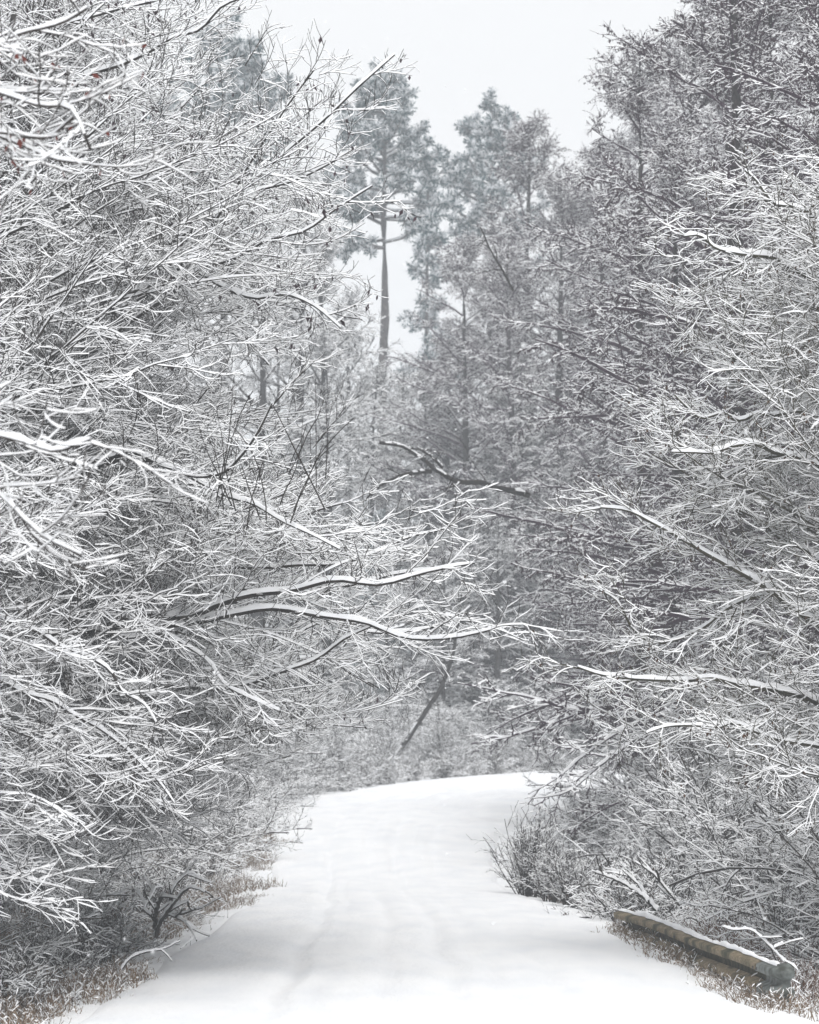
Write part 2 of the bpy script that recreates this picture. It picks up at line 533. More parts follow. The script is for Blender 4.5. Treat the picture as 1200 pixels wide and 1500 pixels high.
# ---- shrubs: many stems from the ground
def shrub(name, label, seed, stems, height, spread, lv, bark, trop=(0.0, -0.06), sw=0.0018, sh=0.0085, r=0.0085, cover=1.0, flk=0, wander=0.07):
    rng = np.random.default_rng(seed)
    a = rng.uniform(0, 2 * math.pi, stems)
    rr = 0.3 * np.sqrt(rng.random(stems)) * spread
    P = np.c_[np.cos(a) * rr, np.sin(a) * rr, np.full(stems, -0.12)]
    tilt = rng.normal(0, 0.55, stems) * spread + 0.15
    D = np.c_[np.cos(a) * tilt, np.sin(a) * tilt, np.ones(stems)]
    L = height * rng.uniform(0.6, 1.3, stems)
    P1 = grow(P, D, L, 9, rng, wander, trop)
    R1 = taper(stems, 10, r, 0.005)
    b0, s0, g, s = Geo(), Geo(), Geo(), Geo()
    tube(b0, s0, P1, R1, rng, 5, sw, sh, cover)
    P2, R2, L2 = spawn(P1, R1, L, lv[0], rng, 0.15, 0.98, 40, 0.9, 0.42, 6, 0.08, (0.0, 0.01), 0.0045, 0.0028, 0.04, 0.3)
    tube(g, s, P2, R2, rng, 4, sw, sh, cover)
    P3 = P2
    if lv[1]:
        P3, R3, L3 = spawn(P2, R2, L2, lv[1], rng, 0.15, 0.97, 40, 0.8, 0.45, 4, 0.10, (0.0, 0.02), 0.0032, 0.0022, 0.05, 0.16)
        tube(g, s, P3, R3, rng, 4, sw, sh, cover)
    if len(lv) > 2 and lv[2]:
        P4, R4, L4 = spawn(P3, R3, L3, lv[2], rng, 0.15, 0.97, 40, 0.8, 0.5, 2, 0.10, (0.0, 0.02), 0.004, 0.003, 0.0, 0.1)
        tube(g, s, P4, R4, rng, 4, sw, sh, cover)
    parts = [('stems', b0, bark, s0, 'stuff'), ('crown', g, bark, s, None)]
    if flk:
        c = Geo(); flecks(c, P3, flk, rng, 0.05)
        parts.append(('dead_leaves', c, DEADLEAF, None, 'stuff'))
    return assemble(name, label, 'shrub', parts, (0, 0, 0))

# ---- conifers
def conifer(name, label, seed, h, t0, n_limb, reach, n2, n_tuft, blades, bl, el, snowy, shape, tr):
    rng = np.random.default_rng(seed)
    tp = trunk_path(h, (0, 0), rng, wob=0.06)
    bt, st = Geo(), Geo()
    tube(bt, st, tp, taper(1, 15, tr, 0.03), rng, 10, 0, 0.02)
    g, s = Geo(), Geo()
    P1, L1 = limbs_from(tp, n_limb, rng, t0, 0.985, 0, 9, el[0], el[1], lambda q: reach * shape(q), 8, (0.02, 0.03), 0.10)
    R1 = taper(n_limb, 8, 0.02 + 0.01 * L1, 0.01)
    tube(g, s, P1, R1, rng, 5, 0.01, 0.03)
    P2, R2, L2 = spawn(P1, R1, L1, n2, rng, 0.25, 0.99, 45, 0.5, 0.42, 5, 0.12, (0.03, 0.06), 0.015, 0.008, 0.02, 0.4)
    tube(g, s, P2, R2, rng, 4, 0.01, 0.03)
    N = len(P2)
    n = N * n_tuft
    i = np.repeat(np.arange(N), n_tuft)
    k = (0.25 + 0.75 * rng.random(n)) * 4.999
    ki = k.astype(int); f = (k - ki)[:, None]
    C = P2[i, ki] * (1 - f) + P2[i, ki + 1] * f
    T = norm(P2[i, ki + 1] - P2[i, ki])
    C = np.repeat(C, blades, 0); T = np.repeat(T, blades, 0)
    m = len(C)
    D = norm(T * 0.5 + rng.normal(0, 0.8, (m, 3)) + UP * 0.25) * (bl * rng.uniform(0.6, 1.3, m))[:, None]
    S = norm(np.cross(D, rng.normal(0, 1, (m, 3)))) * bl * 0.10
    v = np.stack([C - S * 0.5, C + S * 0.5, C + D + S, C + D - S], 1).reshape(-1, 3)
    fc = np.arange(m * 4).reshape(-1, 4)
    up = rng.random(m) < np.where(D[:, 2] > 0.05 * bl, snowy, 0.25)
    ng, nsn = Geo(), Geo()
    for geo, sel in ((ng, ~up), (nsn, up)):
        fs = fc[sel]
        u, inv = np.unique(fs.ravel(), return_inverse=True)
        geo.add(v[u], inv.reshape(-1, 4))
    parts = [('trunk', bt, BARK_PINE, st, None), ('branches', g, BARK_PINE, s, 'stuff'), ('crown', ng, NEEDLE, nsn, None)]
    return assemble(name, label, 'tree', parts, (0, 0, 0))

# ------------------------------------------------------------------ left edge trees
ln_left = lambda q: 4.5 - 2.6 * q
TALL = edge_tree('hazel_tree', 'tall snow-laden roadside tree whose bare rising twigs reach up past the far pine', (-5.0, 28), 9.6, (0.10, 0.0), [
    ([(-144, 520), (0, 440), (60, 412), (130, 428), (185, 436), (230, 412), (300, 405), (350, 432), (430, 432), (500, 475)], 28, 26.5, .032),
    ([(-144, 600), (0, 500), (120, 468), (220, 430), (300, 345), (345, 285), (372, 225), (420, 165), (465, 95)], 28, 27, .028),
    ([(-144, 640), (60, 500), (180, 400), (310, 318), (400, 240), (480, 170), (540, 122), (576, 84)], 28, 27.5, .028),
    ([(-144, 700), (0, 600), (150, 500), (260, 420), (360, 370), (460, 335), (545, 275)], 28, 26, .026),
    ([(-144, 300), (0, 170), (100, 120), (240, 62), (330, 20), (400, -40)], 28, 26.5, .024),
    ([(-144, 480), (0, 350), (130, 310), (260, 300), (380, 285), (470, 250), (520, 215)], 28, 27, .024),
    ([(-144, 240), (0, 90), (120, 30), (250, -10), (330, -60)], 28, 27, .022),
], 34, 0.0, 11, BARK_HAZEL, ln_left, (0, 50), (13, 8, 2), flk=(2000, 0.06, CATKIN, 'catkins'), trop=(0.0, -0.015), thicken=((0.2, -1),))

BROKEN = edge_tree('hazel_tree', 'snow-laden roadside tree with a broken, forked, dark-cut limb reaching over the road', (-4.7, 26), 7.4, (0.06, 0.0), [
    ([(-137, 700), (60, 690), (150, 668), (215, 668), (245, 688), (290, 697), (340, 684), (378, 645), (400, 590)], 26, 24.0, .032),
    ([(-137, 720), (100, 700), (225, 672), (280, 702), (340, 722), (372, 742), (430, 775), (500, 800)], 26, 24.2, .026),
    ([(-137, 980), (0, 940), (150, 914), (260, 903), (298, 912), (320, 885), (345, 873), (400, 872), (440, 866), (480, 852), (560, 850), (640, 836), (692, 824)], 26, 24.2, .046),
    ([(-137, 990), (0, 950), (200, 918), (300, 908), (325, 900), (400, 896), (480, 902), (560, 918), (620, 932), (680, 928), (722, 916)], 26, 24.4, .036),
    ([(-137, 1060), (0, 1040), (150, 1010), (260, 1003), (370, 1003), (440, 975), (500, 940), (560, 912)], 26, 25, .036),
    ([(-137, 870), (60, 828), (130, 820), (195, 818), (300, 825), (400, 832), (520, 815), (600, 790), (655, 770)], 26, 26.8, .034),
    ([(-137, 930), (60, 905), (180, 930), (270, 940), (330, 1000), (400, 1040)], 26, 24.5, .022),
], 36, 0.0, 23, BARK_HAZEL, lambda q: 4.3 - 1.0 * q, (-6, 32), (13, 8, 2), trop=(0.01, -0.02), az_sp=0.8, thicken=((-0.15, -1),))

# dark upright shoots rising from the forked limb
rng = np.random.default_rng(31)
sh_p = np.array([W(px, py, 24.4) for px, py in zip(rng.uniform(310, 480, 16), rng.uniform(690, 775, 16))]) - np.array(BROKEN.location)
sh_d = np.c_[rng.normal(0.15, 0.34, 16), rng.normal(0, 0.15, 16), np.ones(16)]
sh_g, sh_s = Geo(), Geo()
sh_paths = grow(sh_p, sh_d, rng.uniform(0.5, 1.15, 16), 8, rng, 0.07, (0.05, 0.02), 0.05)
tube(sh_g, sh_s, sh_paths, taper(16, 9, 0.0048, 0.0022), rng, 5, 0.002, 0.006, gap=0.3, steep=0.3)
link('shoots', sh_g.mesh('shoots', BARK_HAZEL), BROKEN, 'stuff', 'dark upright snow-free shoots')

DENSE = edge_tree('hazel_tree', 'dense low snow-laden tree with drooping twig fans beside the left verge', (-4.6, 23.5), 5.6, (0.03, 0.0), [
    ([(-200, 1000), (-60, 985), (40, 1010), (120, 1050), (200, 1110), (260, 1180)], 23.5, 23, .022),
    ([(-200, 900), (-40, 890), (60, 930), (160, 990), (230, 1060)], 23.5, 23, .022),
], 44, 0.1, 37, BARK_SHRUB, lambda q: 2.7 - 0.7 * q, (-14, 40), (11, 7, 2), trop=(0.0, -0.035), az_sp=1.0, t_rng=(0.05, 0.95), thicken=((0.3, -1),))

LEANER = copy_thing(DENSE, (-5.4, 32.5, gz1(-5.4, 32.5)), 0.25, 1.15, 'snow-laden tree with drooping white twigs over the dry weeds of the left verge')
copy_thing(DENSE, (-5.9, 38.5, gz1(-5.9, 38.5)), -0.3, 1.25, 'snow-laden twig-fan tree rooted behind the drooping one on the left verge')
copy_thing(BROKEN, (-7.6, 31, gz1(-7.6, 31)), 0.5, 1.15, 'tall snow-laden tree standing behind the broken-limbed roadside tree')
copy_thing(BROKEN, (-5.3, 28.6, gz1(-5.3, 28.6)), -0.25, (1.0, -1.0, 1.05), 'snow-laden tree crowding between the broken-limbed tree and the tall one')
copy_thing(TALL, (-5.6, 30.5, gz1(-5.6, 30.5)), 0.2, (1.0, -1.0, 1.05), 'second tall snow-laden tree close behind the tall roadside tree')
copy_thing(DENSE, (-5.0, 27.5, gz1(-5.0, 27.5)), -0.5, (1.1, -1.1, 1.2), 'low snow-laden tree with fans of fine twigs under the broken limb')
copy_thing(DENSE, (-5.3, 25.2, gz1(-5.3, 25.2)), 0.15, (1.05, -1.05, .95), 'low snow-laden tree squeezed between the dense drooping tree and the broken-limbed tree')
copy_thing(TALL, (-7.2, 36, gz1(-7.2, 36)), -0.35, 1.1, 'tall snow-laden tree with dangling catkins standing behind the tall roadside tree')

# ------------------------------------------------------------------ right edge tree
RIGHT = edge_tree('maple_tree', 'roadside tree with thick white snowed limbs, brown buds and olive bark above the guardrail', (5.0, 27), 7.2, (-0.05, 0.0), [
    ([(1371, 1010), (1280, 960), (1200, 915), (1140, 872), (1060, 822), (1000, 797), (940, 757), (878, 742)], 27, 26.5, .042),
    ([(1371, 770), (1260, 710), (1190, 680), (1150, 664), (1100, 654), (1040, 660), (985, 664)], 27, 26, .036),
    ([(1371, 830), (1250, 720), (1150, 666), (1100, 682), (1040, 706), (996, 742)], 27, 27.2, .028),
    ([(1371, 1090), (1200, 1028), (1100, 1005), (1020, 995), (930, 1000), (846, 978)], 27, 26, .040),
    ([(1371, 490), (1200, 410), (1120, 377), (1080, 368), (1000, 345)], 27, 26.2, .034),
    ([(1371, 650), (1200, 602), (1080, 610), (1010, 594), (980, 575)], 27, 26.6, .030),
    ([(1371, 980), (1200, 890), (1100, 872), (1030, 920), (960, 944), (900, 880), (870, 862)], 27, 27.5, .028),
    ([(1371, 420), (1200, 320), (1130, 290), (1090, 250)], 27, 26.5, .024),
    ([(1371, 1150), (1250, 1110), (1150, 1085), (1040, 1060), (950, 1072)], 27, 25.5, .026),
    ([(1371, 900), (1270, 860), (1180, 810), (1120, 770), (1060, 740), (1010, 750)], 27, 27, .026),
], 26, math.pi, 53, BARK_OLIVE, lambda q: 3.4 - 1.6 * q, (0, 34), (13, 7, 2), flk=(2600, 0.035, DEADLEAF, 'buds'), trop=(0.01, 0.0), az_sp=0.8, thicken=((0.12, -1),))

# ------------------------------------------------------------------ near branches at the left frame edge, with red leaves
NEAR = edge_tree('maple_tree', 'near tree with thick snow on its twigs and a few dark red leaves', (-4.4, 15), 6.0, (0.02, 0.0), [
    ([(-620, 200), (-300, 80), (0, 52), (60, 35), (130, 8)], 15, 14.5, .012),
    ([(-620, 400), (-300, 150), (0, 128), (60, 162), (100, 180), (142, 205)], 15, 14.2, .011),
    ([(-620, 420), (-300, 230), (0, 196), (70, 228), (140, 235)], 15, 14.6, .011),
    ([(-620, 500), (-300, 280), (-20, 185), (60, 200), (110, 165)], 15, 14.4, .010),
    ([(-620, 720), (-300, 620), (0, 636), (60, 645), (130, 655)], 15, 14.2, .009),
    ([(-620, 900), (-300, 660), (0, 728), (50, 770), (112, 812)], 15, 14.4, .011),
], 4, 2.2, 61, BARK_SHRUB, lambda q: 2.0 - 0.6 * q, (5, 60), (14, 6, 0), az_sp=0.7)

# red leaves hanging from the near twigs, each its own piece
def leaf_mesh():
    t = np.linspace(0, 1, 5)
    w = np.array((0.05, 0.8, 1.0, 0.6, 0.0)) * 0.26
    mid = np.c_[0 * t, 0.10 * np.sin(t * 3), -t]
    lft = mid + np.c_[-w, 0.07 + 0 * t, 0 * t]
    rgt = mid + np.c_[w, 0.07 + 0 * t, 0 * t]
    v = np.concatenate([lft, mid, rgt])
    f = [(i + o, i + o + 5, i + o + 6, i + o + 1) for o in (0, 5) for i in range(4)]
    return mesh_from('leaf', v, f, REDLEAF, True)
LEAF = leaf_mesh()
def hang_leaves(tree, n, seed, size, keep):
    rng = np.random.default_rng(seed)
    P = TWIGS[tree.name]
    got = 0
    base = np.array(tree.location)
    for _ in range(20000):
        if got >= n: break
        p = P[rng.integers(len(P)), rng.integers(2, P.shape[1])]
        if not keep(p + base): continue
        o = link('leaf', LEAF, tree)
        o.location = p - np.array((0, 0, 0.004))
        o.rotation_euler = (rng.normal(0, 0.4), rng.normal(0, 0.5), rng.uniform(0, 6.28))
        k = size * rng.uniform(0.7, 1.3)
        o.scale = (k, k, k)
        got += 1
hang_leaves(NEAR, 40, 3, 0.042, lambda q: -2.2 < q[0] < -1.3 and 4.2 < q[2] < 6.3)

# ------------------------------------------------------------------ dark alders on the right
A1 = alder('alder_tree', 'tall dark alder with a straight trunk and drooping catkin twigs standing behind the guardrail', 17.5, 71, 66, (11, 6, 2),  .55, 4.8, 19000, csize=.05, sw=.0025, sh=.009)
A1.location = (5.24, 45, gz1(5.24, 45)); A1.rotation_euler = (0, 0, 0.4)
A2 = alder('alder_tree', 'younger brownish alder with a pointed top beside the inner side of the bend', 16.0, 83, 56, (10, 6, 2), .64, 5.0, 14000, el=(-6, 55), t0=0.17, sw=.003, sh=.010)
A2.location = (4.7, 56, gz1(4.7, 56))
A2b = copy_thing(A2, (5.4, 62, gz1(5.4, 62)), 2.1, 1.08, 'alder just past the younger pointed one, leaning out over the inner bend', None, (0, -0.10))
G_ALD = 'dark alders along the right wood edge'
for i, (x, y, r, k, src) in enumerate([(6.4, 38.5, 1.0, .9, A2), (4.7, 50.5, 3.0, .8, A2), (6.6, 52, 3.6, .95, A1), (6.0, 47.5, 5.0, .95, A2), (6.4, 57, 4.4, 1.0, A1), (6.2, 42, 2.2, .85, A2), (7.2, 60, .2, 1.05, A2), (8.6, 46, 2.6, .95, A2), (8.0, 33, 4.0, .85, A2), (9.5, 40, 3.3, .95, A1), (9.4, 53, 5.2, 1.0, A1), (10.5, 61, 0.8, 1.1, A2), (11.5, 52, 1.8, 1.05, A2)]):
    lab = 'dark alder in the wood right behind the guardrail' if y < 46 else 'dark alder crowding round the younger pointed alder at the inner bend'
    copy_thing(src, (x, y, gz1(x, y)), r, k, lab, lab + ', all of them')

# beyond the bend
B1 = alder('bare_tree', 'grey snow-dusted tree with arching branches beyond the outer side of the bend', 15.0, 97, 46, (9, 5, 2), .9, 5.0, 0, el=(-15, 60), t0=0.05, sw=0.008, sh=0.018, droop=-0.02, bark=BARK_SHRUB)
B1.location = (-3.4, 92, gz1(-3.4, 92))
B1.scale = (.72,) * 3
A3 = copy_thing(A1, (3.9, 92, gz1(3.9, 92)), 1.9, 1.20, 'alder whose pointed top stands in front of the second pine')
A4 = copy_thing(A2, (7.2, 90, gz1(7.2, 90)), 4.2, 1.38, 'broad alder on the outer side of the bend, right beside the pointed-top alder')
A5 = copy_thing(A2, (1.9, 89, gz1(1.9, 89)), 0.7, 1.05, 'foremost alder between the tall bare-trunked pine and the road bend')
for x, y, r, k in [(2.5, 91, 3.3, 1.0), (1.2, 92, 5.2, .86), (3.2, 88, 1.9, 1.05), (4.6, 89.5, 4.1, 1.2)]:
    copy_thing(A2, (x, y, gz1(x, y)), r, k, 'alder crowding round the foremost one below the two pines', 'alders below the two pines')
for x, y, r, k in [(8.6, 93, 1.2, 1.4), (10.2, 90, 2.9, 1.35), (5.4, 96, 5.0, 1.2), (12.5, 95, .4, 1.5), (2.9, 98, 3.7, 1.12), (0.9, 97, 1.4, .82)]:
    copy_thing(A2, (x, y, gz1(x, y)), r, k, 'mauve-grey alder in the row on the outer side of the bend', 'alders on the outer side of the bend')
copy_thing(A1, (6.0, 88, gz1(6.0, 88)), 3.1, 1.12, 'straight dark alder behind the arching snapped limb at the bend')
G_FAR = 'hazy bare trees of the wood beyond the bend'
rng = np.random.default_rng(9)
far = [(-6.6, 86, .75), (1.0, 84.8, .5), (2.6, 85.8, .6), (4.0, 87, .62), (5.6, 88, .7), (7.2, 88.6, .75), (8.8, 89.5, .8), (-0.6, 82.5, .45), (-2.7, 94, 1.18), (-3.7, 92, 1.28), (-4.8, 89, 1.2), (-2.0, 101, 1.1), (2.4, 87, .62), (3.6, 88.5, .9), (0.3, 87, .5), (5.0, 91, .8), (-1.3, 95, .86), (0.5, 93, .84), (-0.4, 99, .88), (-2.6, 90, .9), (-4.6, 98, 1.05), (9.8, 94, 1.1), (2.6, 90, .75), (5.2, 94, .62), (-9, 95, 1.0), (12, 92, 1.15), (-3.2, 106, .95), (3.5, 108, .80),
       (1.2, 110, .62), (7, 108, 1.0), (-8, 110, 1.05), (-12, 104, 1.2), (14, 104, 1.2), (10.5, 112, 1.2), (-4.5, 122, .85), (1.0, 126, .7), (5.5, 126, .95), (-10, 126, 1.2), (-15, 118, 1.3), (12, 126, 1.3), (17, 118, 1.3),
       (-6.5, 140, 1.1), (-1.5, 142, .8), (3.5, 144, .85), (8, 142, 1.2), (-13, 142, 1.3), (15, 142, 1.35), (-19, 136, 1.4), (20, 138, 1.4)]
for x, y, k in far:
    copy_thing(B1, (x, y, gz1(x, y)), rng.uniform(0, 6.28), k, 'hazy snow-dusted bare tree in the wood beyond the bend', G_FAR)
# left wood behind the edge trees
G_LW = 'bare trees filling the wood behind the left edge trees'
for x, y, k in [(-7.6, 44, .74), (-8.4, 51, .80), (-11, 46, .9), (-9.5, 57, .85), (-7.6, 62, .72), (-12, 52, 1.0), (-11, 65, .95), (-8.3, 72, .78), (-12, 76, 1.0), (-9.2, 80, .86), (-14, 62, 1.1), (-15, 86, 1.15)]:
    copy_thing(B1, (x, y, gz1(x, y)), rng.uniform(0, 6.28), k, 'snow-dusted bare tree in the wood behind the left edge trees', G_LW)

# ------------------------------------------------------------------ pines and spruces
pine_shape = lambda q: (0.55 + 0.75 * np.sin(np.clip(q * 1.3 + 0.35, 0, 1.57))) * (1.02 - 0.75 * q**1.7)
PINE = conifer('pine_tree', 'tall blue-green pine with a bare grey trunk rising in the haze beyond the bend', 15, 27.0, 0.745, 52, 2.7, 7, 8, 11, 0.25, (-2, 45), 0.62, pine_shape, 0.34)
PINE.location = (-1.0, 111, gz1(-1, 111)); PINE.scale = (.98,) * 3
copy_thing(PINE, (3.6, 119, gz1(3.6, 119)), 2.0, 1.0, 'snowy pine with a broad crown standing behind the pointed-top alder')
copy_thing(PINE, (-7.2, 108, gz1(-7.2, 108)), 4.0, 1.02, 'hazy pine showing over the tall roadside tree on the left')
SPRUCE = conifer('spruce_tree', 'slender pointed spruce between the two tall pines', 19, 26.0, 0.12, 90, 3.2, 7, 4, 9, 0.30, (-18, 15), 0.65, lambda q: 1.05 - q, 0.20)
SPRUCE.location = (0.75, 126, gz1(.75, 126))
copy_thing(SPRUCE, (-1.05, 88, gz1(-1.05, 88)), 1.0, 0.30, 'small snow-covered young spruce at the foot of the hazy wood')

# ------------------------------------------------------------------ leaning and overhanging dark limbs
def limb_thing(name, label, cat, polys, lv, seed, bark, ns=8, cover=1.0, buds=None, base=None):
    """polys: list of (pixel polyline, depth0, depth1, r0, r1)"""
    rng = np.random.default_rng(seed)
    P0 = polys[0]
    base = W(*P0[0][0], P0[1]) if base is None else np.array(base)
    tg, tsn = Geo(), Geo()
    parts = []
    ps, rs = [], []
    for pts, d0, d1, r0, r1 in polys:
        n = len(pts)
        q = np.array([W(px, py, d0 + (d1 - d0) * i / (n - 1)) for i, (px, py) in enumerate(pts)]) - base
        p = resample(q, 30)[None]
        g, s = Geo(), Geo()
        parts.append(('limb', g, bark, s, None))
        tube(g, s, p + rng.normal(0, r0 * 0.12, p.shape), taper(1, 30, r0, r1), rng, ns, 0.003, 0.012, cover, 0.05, 0.25)
        ps.append(p[:, ::3]); rs.append(taper(1, 10, r0, r1))
    P1, R1 = np.concatenate(ps), np.concatenate(rs)
    if lv:
        P2, R2, L2 = spawn(P1, R1, plen(P1), lv[0], rng, 0.2, 1.0, 48, 0.9, lv[3] if len(lv) > 3 else 0.35, 6, 0.12, (0.0, 0.0), 0.010, 0.005, 0.03, 0.25)
        tube(tg, tsn, P2, R2, rng, 4, 0.006, 0.014, cover)
        if lv[1]:
            P3, R3, L3 = spawn(P2, R2, L2, lv[1], rng, 0.2, 1.0, 45, 0.9, 0.45, 4, 0.12, (0.0, 0.0), 0.006, 0.004, 0.03, 0.15)
            tube(tg, tsn, P3, R3, rng, 4, 0.006, 0.014, cover)
    if tg.v: parts.append(('twigs', tg, bark, tsn, 'stuff'))
    return assemble(name, label, cat, parts, base)

limb_thing('leaning_trunk', 'dark crooked dead trunk leaning with a hooked top at the far left verge', 'trunk', [
    ([(560, 1146), (590, 1092), (622, 1044), (646, 1006), (658, 976), (666, 945), (669, 922), (673, 905), (690, 888)], 79.5, 78, .055, .040),
    ([(674, 902), (655, 901), (640, 899), (620, 903), (596, 914), (560, 925)], 78.3, 77.5, .048, .016)], (12, 6, 0, .3), 5, BARK_HAZEL, cover=.3)
limb_thing('hanging_limb', 'thick dark snapped limb arching through the hazy twigs above the bend', 'branch', [
    ([(775, 724), (752, 718), (728, 714), (705, 706), (672, 705), (640, 688), (614, 668), (588, 652), (556, 648)], 60, 58, .050, .026),
    ([(632, 690), (610, 691), (585, 697), (556, 712), (535, 733)], 58, 57, .035, .012),
    ([(648, 684), (632, 668), (612, 655)], 58, 57.4, .03, .012)], (7, 4, 0, .3), 6, BARK_HAZEL, cover=.25)
limb_thing('hanging_limb', 'slim dark stem slanting up through the purple-grey alder twigs', 'branch', [
    ([(752, 425), (738, 398), (722, 372), (704, 332)], 62, 61, .026, .012)], (6, 4, 0, .35), 8, BARK_HAZEL, cover=.2)
limb_thing('overhanging_branch', 'low dark branch with forked twig tips drooping over the road at the bend', 'branch', [
    ([(1010, 1020), (960, 1050), (900, 1075), (850, 1110), (815, 1140), (775, 1163)], 44, 42, .03, .006),
    ([(990, 1000), (920, 1030), (850, 1040), (780, 1022), (720, 1010), (670, 1000)], 46, 44, .03, .006),
    ([(1000, 1060), (930, 1085), (880, 1120), (830, 1160), (780, 1170)], 43, 42, .024, .006),
    ([(1000, 990), (900, 1000), (800, 1060), (740, 1080), (690, 1090)], 47, 45, .024, .006)], (12, 7, 0, .3), 10, BARK_ALDER, cover=.9)
limb_thing('fallen_branch', 'dead branchy snag with curled white twigs on the left verge', 'branch', [
    ([(228, 1372), (234, 1352), (245, 1335), (258, 1318), (278, 1300), (300, 1306)], 28.5, 28.2, .020, .006),
    ([(236, 1348), (248, 1325), (252, 1305), (262, 1290), (280, 1279), (294, 1286)], 28.5, 28.6, .016, .005),
    ([(230, 1365), (228, 1340), (233, 1320), (240, 1308)], 28.5, 28.3, .026, .016),
    ([(244, 1336), (265, 1338), (285, 1332), (297, 1330)], 28.5, 28.2, .014, .005),
    ([(228, 1345), (212, 1330), (222, 1312), (229, 1300), (238, 1300)], 28.5, 28.8, .014, .006),
    ([(245, 1338), (268, 1348), (280, 1362), (288, 1378)], 28.5, 28.0, .012, .005)], (3, 0, 0, .3), 12, BARK_HAZEL)
limb_thing('fallen_branch', 'thin snow-topped stick lying on the snow of the left verge', 'branch', [
    ([(176, 1421), (190, 1404), (210, 1395), (238, 1390), (264, 1378)], 26, 26.2, .010, .004),
    ([(236, 1391), (246, 1400), (252, 1408)], 26, 26, .005, .003)], None, 13, BARK_HAZEL)
limb_thing('fallen_branch', 'arched snow-topped branch lying in the weeds behind the guardrail', 'branch', [
    ([(1058, 1357), (1075, 1362), (1100, 1362), (1118, 1376), (1135, 1393), (1152, 1412)], 25.5, 25, .006, .003),
    ([(1118, 1376), (1130, 1388), (1148, 1382)], 25.3, 25.4, .005, .003)], (2, 0, 0, .3), 14, BARK_HAZEL)
limb_thing('fallen_branch', 'curled dead branches with snow tops in the right verge brush past the rail end', 'branch', [
    ([(965, 1335), (940, 1310), (918, 1296), (890, 1283), (868, 1276)], 33, 33.4, .022, .008),
    ([(950, 1322), (938, 1298), (915, 1280), (885, 1272)], 33, 33.6, .016, .006),
    ([(1000, 1330), (975, 1300), (955, 1278), (930, 1262)], 33, 33, .014, .006)], (4, 0, 0, .3), 15, BARK_HAZEL)

# ------------------------------------------------------------------ shrubs
S_ARCH = shrub('hazel_shrub', 'dense arching shrub with white snow-lined twigs just behind the near rail end', 101, 44, 2.3, 1.1, (7, 6, 2), BARK_SHRUB, (0.0, -0.10))
S_ARCH.location = (4.7, 26.8, gz1(4.7, 26.8)); S_ARCH.scale = (.85,) * 3
S_UP = shrub('upright_shrub', 'upright dark twiggy bush at the inner road edge before the bend', 103, 50, 1.2, 0.5, (5, 3, 0), BARK_SHRUB, (0.02, 0.02), cover=.8, r=.008, sh=.01)
S_UP.location = (1.6, 38.8, gz1(1.6, 38.8)); S_UP.scale = (.7, .7, .8)
S_LOW = shrub('bramble', 'low tangled bramble with snow specks', 107, 60, 0.9, 1.5, (7, 4, 0), BARK_SHRUB, (-0.02, -0.08), cover=.8, r=.007, sh=.012, flk=250, wander=.14)
S_LOW.location = (4.1, 29.5, gz1(4.1, 29.5)); S_LOW.scale = (.8,) * 3
S_LOW['label'] = 'low brambly shrub with snow specks directly behind the middle of the guardrail'
G_SR, G_SL, G_UP, G_BL = ('snowy shrubs along the right verge', 'snowy shrubs along the left verge', 'upright bushes along the inner road edge', 'low brambles along the verges')
LR = 'arching snow-lined shrub of the right verge between guardrail and bend'
for x, y, k in [(5.0, 30.5, .95), (4.4, 34, .85), (4.4, 37.5, 1.1), (4.0, 41, .75), (4.8, 43, 1.1), (4.8, 48, 1.0), (4.4, 46, .8), (5.6, 51, 1.2), (5.4, 54, 1.0), (5.6, 57, 1.2), (5.3, 33, 1.2), (5.8, 29, 1.3)]:
    lab = ('arching snow-lined shrub close behind the guardrail' if y < 34 else 'arching snow-lined shrub between the rail end and the upright bush' if y < 45
           else 'arching snow-lined shrub at the foot of the alders on the inner bend')
    copy_thing(S_ARCH, (x, y, gz1(x, y)), rng.uniform(0, 6.28), k, lab, lab + ', all of them')
LL = 'arching snow-lined shrub at the foot of the left edge trees'
for x, y, k in [(-4.6, 22.5, .75), (-4.8, 26, .75), (-5.0, 29, .8), (-4.8, 32, .7), (-4.8, 36, .7), (-4.6, 40, .7), (-4.5, 43, 1.0), (-3.9, 47, .85), (-4.6, 51, 1.0), (-4.2, 55, .9), (-4.7, 60, 1.1), (-4.1, 65, .9), (-3.9, 71, 1.0), (-2.4, 76, .8), (-0.6, 80, .9), (1.0, 84, .8), (3.0, 87, .9), (-1.6, 84, 1.1), (5.4, 90, 1.0), (-5.5, 47, 1.3), (-5.6, 57, 1.3), (-5.4, 68, 1.4), (-5.2, 38, 1.2)]:
    lab = ('arching snow-lined shrub under the broken-limbed roadside tree' if y < 31 else 'arching snow-lined shrub on the left verge across from the upright bush' if y < 46
           else 'arching snow-lined shrub on the left verge leading into the bend' if y < 75 else 'arching snow-lined shrub on the outer edge of the bend')
    copy_thing(S_ARCH, (x, y, gz1(x, y)), rng.uniform(0, 6.28), k, lab, lab + ', all of them')
for x, y, k in [(1.85, 37.6, .55), (1.75, 40.0, .6), (2.05, 36.4, .5), (2.15, 38.4, .5)]:
    copy_thing(S_UP, (x, y, gz1(x, y)), rng.uniform(0, 6.28), k, 'smaller dark twiggy bush clustered round the upright roadside bush', G_UP)
